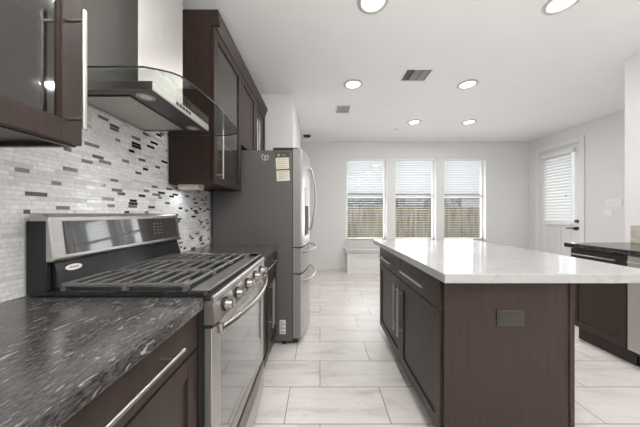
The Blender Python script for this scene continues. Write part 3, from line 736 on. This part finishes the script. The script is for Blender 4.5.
# papers on the fridge side
Y = FY0-.001
def rot_boxes(mb, specs, c, ang, y0, y1):
    """boxes (x0,x1,z0,z1) in a frame rotated by ang about c in the x-z plane"""
    ca, sa = math.cos(ang), math.sin(ang)
    for (x0, x1, z0, z1) in specs:
        P = [(c[0]+x*ca-z*sa, c[1]+x*sa+z*ca) for x, z in ((x0, z0), (x1, z0), (x1, z1), (x0, z1))]
        mb.prism(P, 1, y0, y1)
    return mb
t = thing('magnet_notepad', 'dark magnetic card with two cream note sheets on the fridge side', 'notepad', (-.33, FY0, 1.47))
cN = (-.337, 1.62); an = R(3)
rot_boxes(MB(), [(-.066, .062, -.135, .130)], cN, an, Y-.002, Y).build('backing_card', plain('brown_card', (.06, .05, .045), .6), t)
rot_boxes(MB(), [(-.045, -.02, .095, .118), (.0, .035, .10, .108)], cN, an, Y-.003, Y-.0018).build('printed_emblem', plain('tan_print', (.35, .29, .22), .7), t)
n1 = rot_boxes(MB(), [(-.062, .058, -.022, .082)], cN, an, Y-.0032, Y-.0018).build('note_sheet', M_PAPER, t)
n2 = rot_boxes(MB(), [(-.062, .058, -.130, -.034)], cN, an, Y-.0032, Y-.0018).build('note_sheet', M_PAPER, t)
rot_boxes(MB(), [(-.048, .045-.02*(k % 2), .066-k*.019, .069-k*.019) for k in range(5)], cN, an, Y-.0038, Y-.0030).build('handwriting', M_GREYINK, n1)
rot_boxes(MB(), [(-.048, .045-.03*(k % 2), -.050-k*.019, -.046-k*.019) for k in range(4)], cN, an, Y-.0038, Y-.0030).build('handwriting', M_GREYINK, n2)
mb = MB()
for (cx, cz, rx, rz, tl) in ((-.512, 1.703, .014, .026, .35), (-.483, 1.700, .014, .022, -.5)):
    pts = []
    for k in range(21):
        a = 2*math.pi*k/20; u = rx*math.cos(a); v = rz*math.sin(a)
        pts.append((cx+u*math.cos(tl)-v*math.sin(tl), Y-.004, cz+u*math.sin(tl)+v*math.cos(tl)))
    mb.tube(pts, .0035, 8)
centre(tag(mb.build('fridge_magnet', plain('pale_wire', (.62, .60, .52), .5)), 'small pale double-loop magnet on the dark fridge side', 'magnet'))

# ------------------------------------------------------------------ island
IX0, IX1, IY0, IY1 = .590, 1.222, 1.215, 2.480
t = thing('kitchen_island', 'dark wood kitchen island with drawers and doors on the aisle side', 'island', ((IX0+IX1)/2, (IY0+IY1)/2, 0))
MB().box(IX0+.021, IX1, IY0+.02, IY1, .10, .875).box(IX0+.075, IX1, IY0+.02, IY1, 0, .10).build('carcass', M_WOOD, t)
MB().box(IX0+.012, IX1, IY0, IY0+.019, 0, .875, .0015).box(IX1-.018, IX1+.006, IY0-.006, IY0+.02, 0, .875, .002).build('end_panel', M_WOOD, t)
for (a, b, hy, h0, h1) in ((IY0+.022, 1.845, 1.80, 1.372, 1.742), (1.851, IY1-.003, 1.90, 2.005, 2.375)):
    dr = MB().box(IX0, IX0+.02, a, b, .715, .868, .002).build('drawer', M_WOOD, t)
    bar_handle(IX0, -1, .034, (h0, .792), (h1, .792), dr, r=.0065)
    do = door_panel(MB(), IX0, -1, a, b, .105, .709).build('door', M_WOOD, t)
    bar_handle(IX0, -1, .034, (hy, .315), (hy, .665), do, r=.0065)
ol = MB().box(.853, .985, IY0-.007, IY0+.001, .652, .730, .003).build('outlet_plate', M_DARKMETAL, t)
MB().box(.862, .976, IY0-.010, IY0-.006, .661, .721, .002).build('outlet_face', plain('brown_outlet', (.035, .03, .028), .5), ol)
for x in (.892, .944):
    MB().box(x-.012, x+.012, IY0-.012, IY0-.0095, .686, .696, .002).build('outlet_slot', M_DARKMETAL, ol)
centre(tag(MB().box(.566, 1.60, 1.14, 2.66, .877, .920, .004, 3).build('island_worktop', M_QUARTZ), 'white quartz worktop overhanging the dark island', 'worktop'))

# ------------------------------------------------------------------ right run
XF = 2.40
def rcab(y0, y1, label):
    t = thing('base_cabinet', label, 'cabinet', ((XF+XK)/2, (y0+y1)/2, 0))
    MB().box(XF+.021, XK-.012, y0, y1, .135, .873).build('carcass', M_WOOD, t)
    MB().box(XF+.08, XK-.012, y0, y1, 0, .135).build('toe_kick', M_WOOD, t)
    dr = MB().box(XF, XF+.02, y0+.003, y1-.003, .742, .866, .002).build('drawer', M_WOOD, t)
    bar_handle(XF, -1, .034, (y0+.05, .818), (y1-.04, .818), dr)
    door_panel(MB(), XF, -1, y0+.003, y1-.003, .14, .736).build('door', M_WOOD, t)
rcab(1.965, 2.405, 'dark wood base cabinet under the black worktop opposite the island')
t = thing('dishwasher', 'pale stainless dishwasher under the black worktop', 'dishwasher', (2.7, 1.66, 0))
MB().box(XF+.03, XK-.03, 1.362, 1.958, .10, .868).build('tub', M_MATBLACK, t)
MB().box(XF+.08, XK-.05, 1.37, 1.95, 0, .10).build('toe_kick', M_MATBLACK, t)
dd = MB().box(XF, XF+.03, 1.362, 1.960, .135, .868, .004).build('door', M_STEELV, t)
bar_handle(XF, -1, .04, (1.40, .82), (1.925, .82), dd, r=.009)
counter('black_worktop', 2.365, XK-.008, 1.33, 2.437, M_BGRAN, 'black granite worktop along the right kitchen wall')
mb = MB()
for k in range(3):
    for j in range(4): mb.box(XK-.012, XK-.001, 1.33+j*.2725, 1.33+(j+1)*.2725-.003, CT+.001+k*.057, CT+.001+(k+1)*.057-.003, .002)
centre(tag(mb.build('stone_splashback', M_TRAV), 'low beige stone tile splashback on the black worktop', 'splashback'))

# ------------------------------------------------------------------ outside the far windows
def out(mb, name, mat, lab, cat): return tag(mb.build(name, mat), lab, cat, kind='structure')
out(MB().box(-14, 22, YB+.4, 60, -.62, -.50), 'ground_lawn', M_GRASS, 'lawn outside the far windows', 'lawn')
t = thing('wooden_fence', 'weathered wooden privacy fence outside the far windows', 'fence', (3, 10, -.5))
mb = MB(); x = -2.0; random.seed(5)
while x < 9:
    mb.box(x, x+.138, 10.0, 10.02, -.5, 1.40+random.uniform(-.006, .006)); x += .143
mb.build('planks', M_FENCE, t)
MB().box(-2, 9, 9.96, 10.0, 1.20, 1.29).box(-2, 9, 9.96, 10.0, -.2, -.11).build('rail', M_FENCE, t)
MB().box(-2, 9, 9.94, 10.05, 1.405, 1.44).build('cap_board', M_FENCE, t)
def house(x0, x1, y, z0, ze, zr, wallm, lab, garage):
    t = thing('neighbour_house', lab, 'house', ((x0+x1)/2, y, z0))
    MB().box(x0, x1, y, y+8, z0, ze).build('wall', wallm, t)
    MB().prism([(y-.6, ze), (y+8.6, ze), (y+4, zr)], 0, x0-.6, x1+.6).build('roof', M_SHINGLE, t)
    for (a, b, c, e) in garage:
        MB().box(a, b, y-.06, y+.01, c, e).build('window', M_STUCCO, t)
house(-1.0, 9.0, 32, -.5, 3.25, 4.1, M_STONE, 'stone house with grey roof behind the fence, seen through the windows', [(3.4, 4.4, .2, 2.2)])
house(10.5, 24.0, 33, -.5, 3.3, 4.1, M_STONE, 'stone house with pale panels behind the fence', [(18.6, 21.0, 1.6, 3.1), (22.2, 23.8, 1.6, 3.1)])
def bush(x, y, z, r, lab, seed):
    random.seed(seed); t = thing('garden_tree', lab, 'tree', (x, y, -.5))
    mb = MB()
    for k in range(420):
        a = random.uniform(0, 6.283); b = math.acos(random.uniform(-1, 1)); q = r*random.uniform(.6, 1)
        c = Vector((x+q*math.sin(b)*math.cos(a), y+q*math.sin(b)*math.sin(a), z+q*math.cos(b)))
        d1_ = Vector((random.gauss(0, 1), random.gauss(0, 1), random.gauss(0, 1))).normalized(); d2_ = d1_.orthogonal().normalized()
        s_ = r*.16; v = [mb.bm.verts.new(c+d1_*s_), mb.bm.verts.new(c+d2_*s_*.5), mb.bm.verts.new(c-d1_*s_), mb.bm.verts.new(c-d2_*s_*.5)]
        mb.bm.faces.new(v)
    mb.build('foliage', M_LEAF, t)
    MB().cyl((x, y, -.5), (x, y, z), .09, .05, 10).build('trunk', M_FENCE, t)
bush(2.35, 18, 1.75, .75, 'blue green tree behind the fence in the window nearest the fridge', 2)
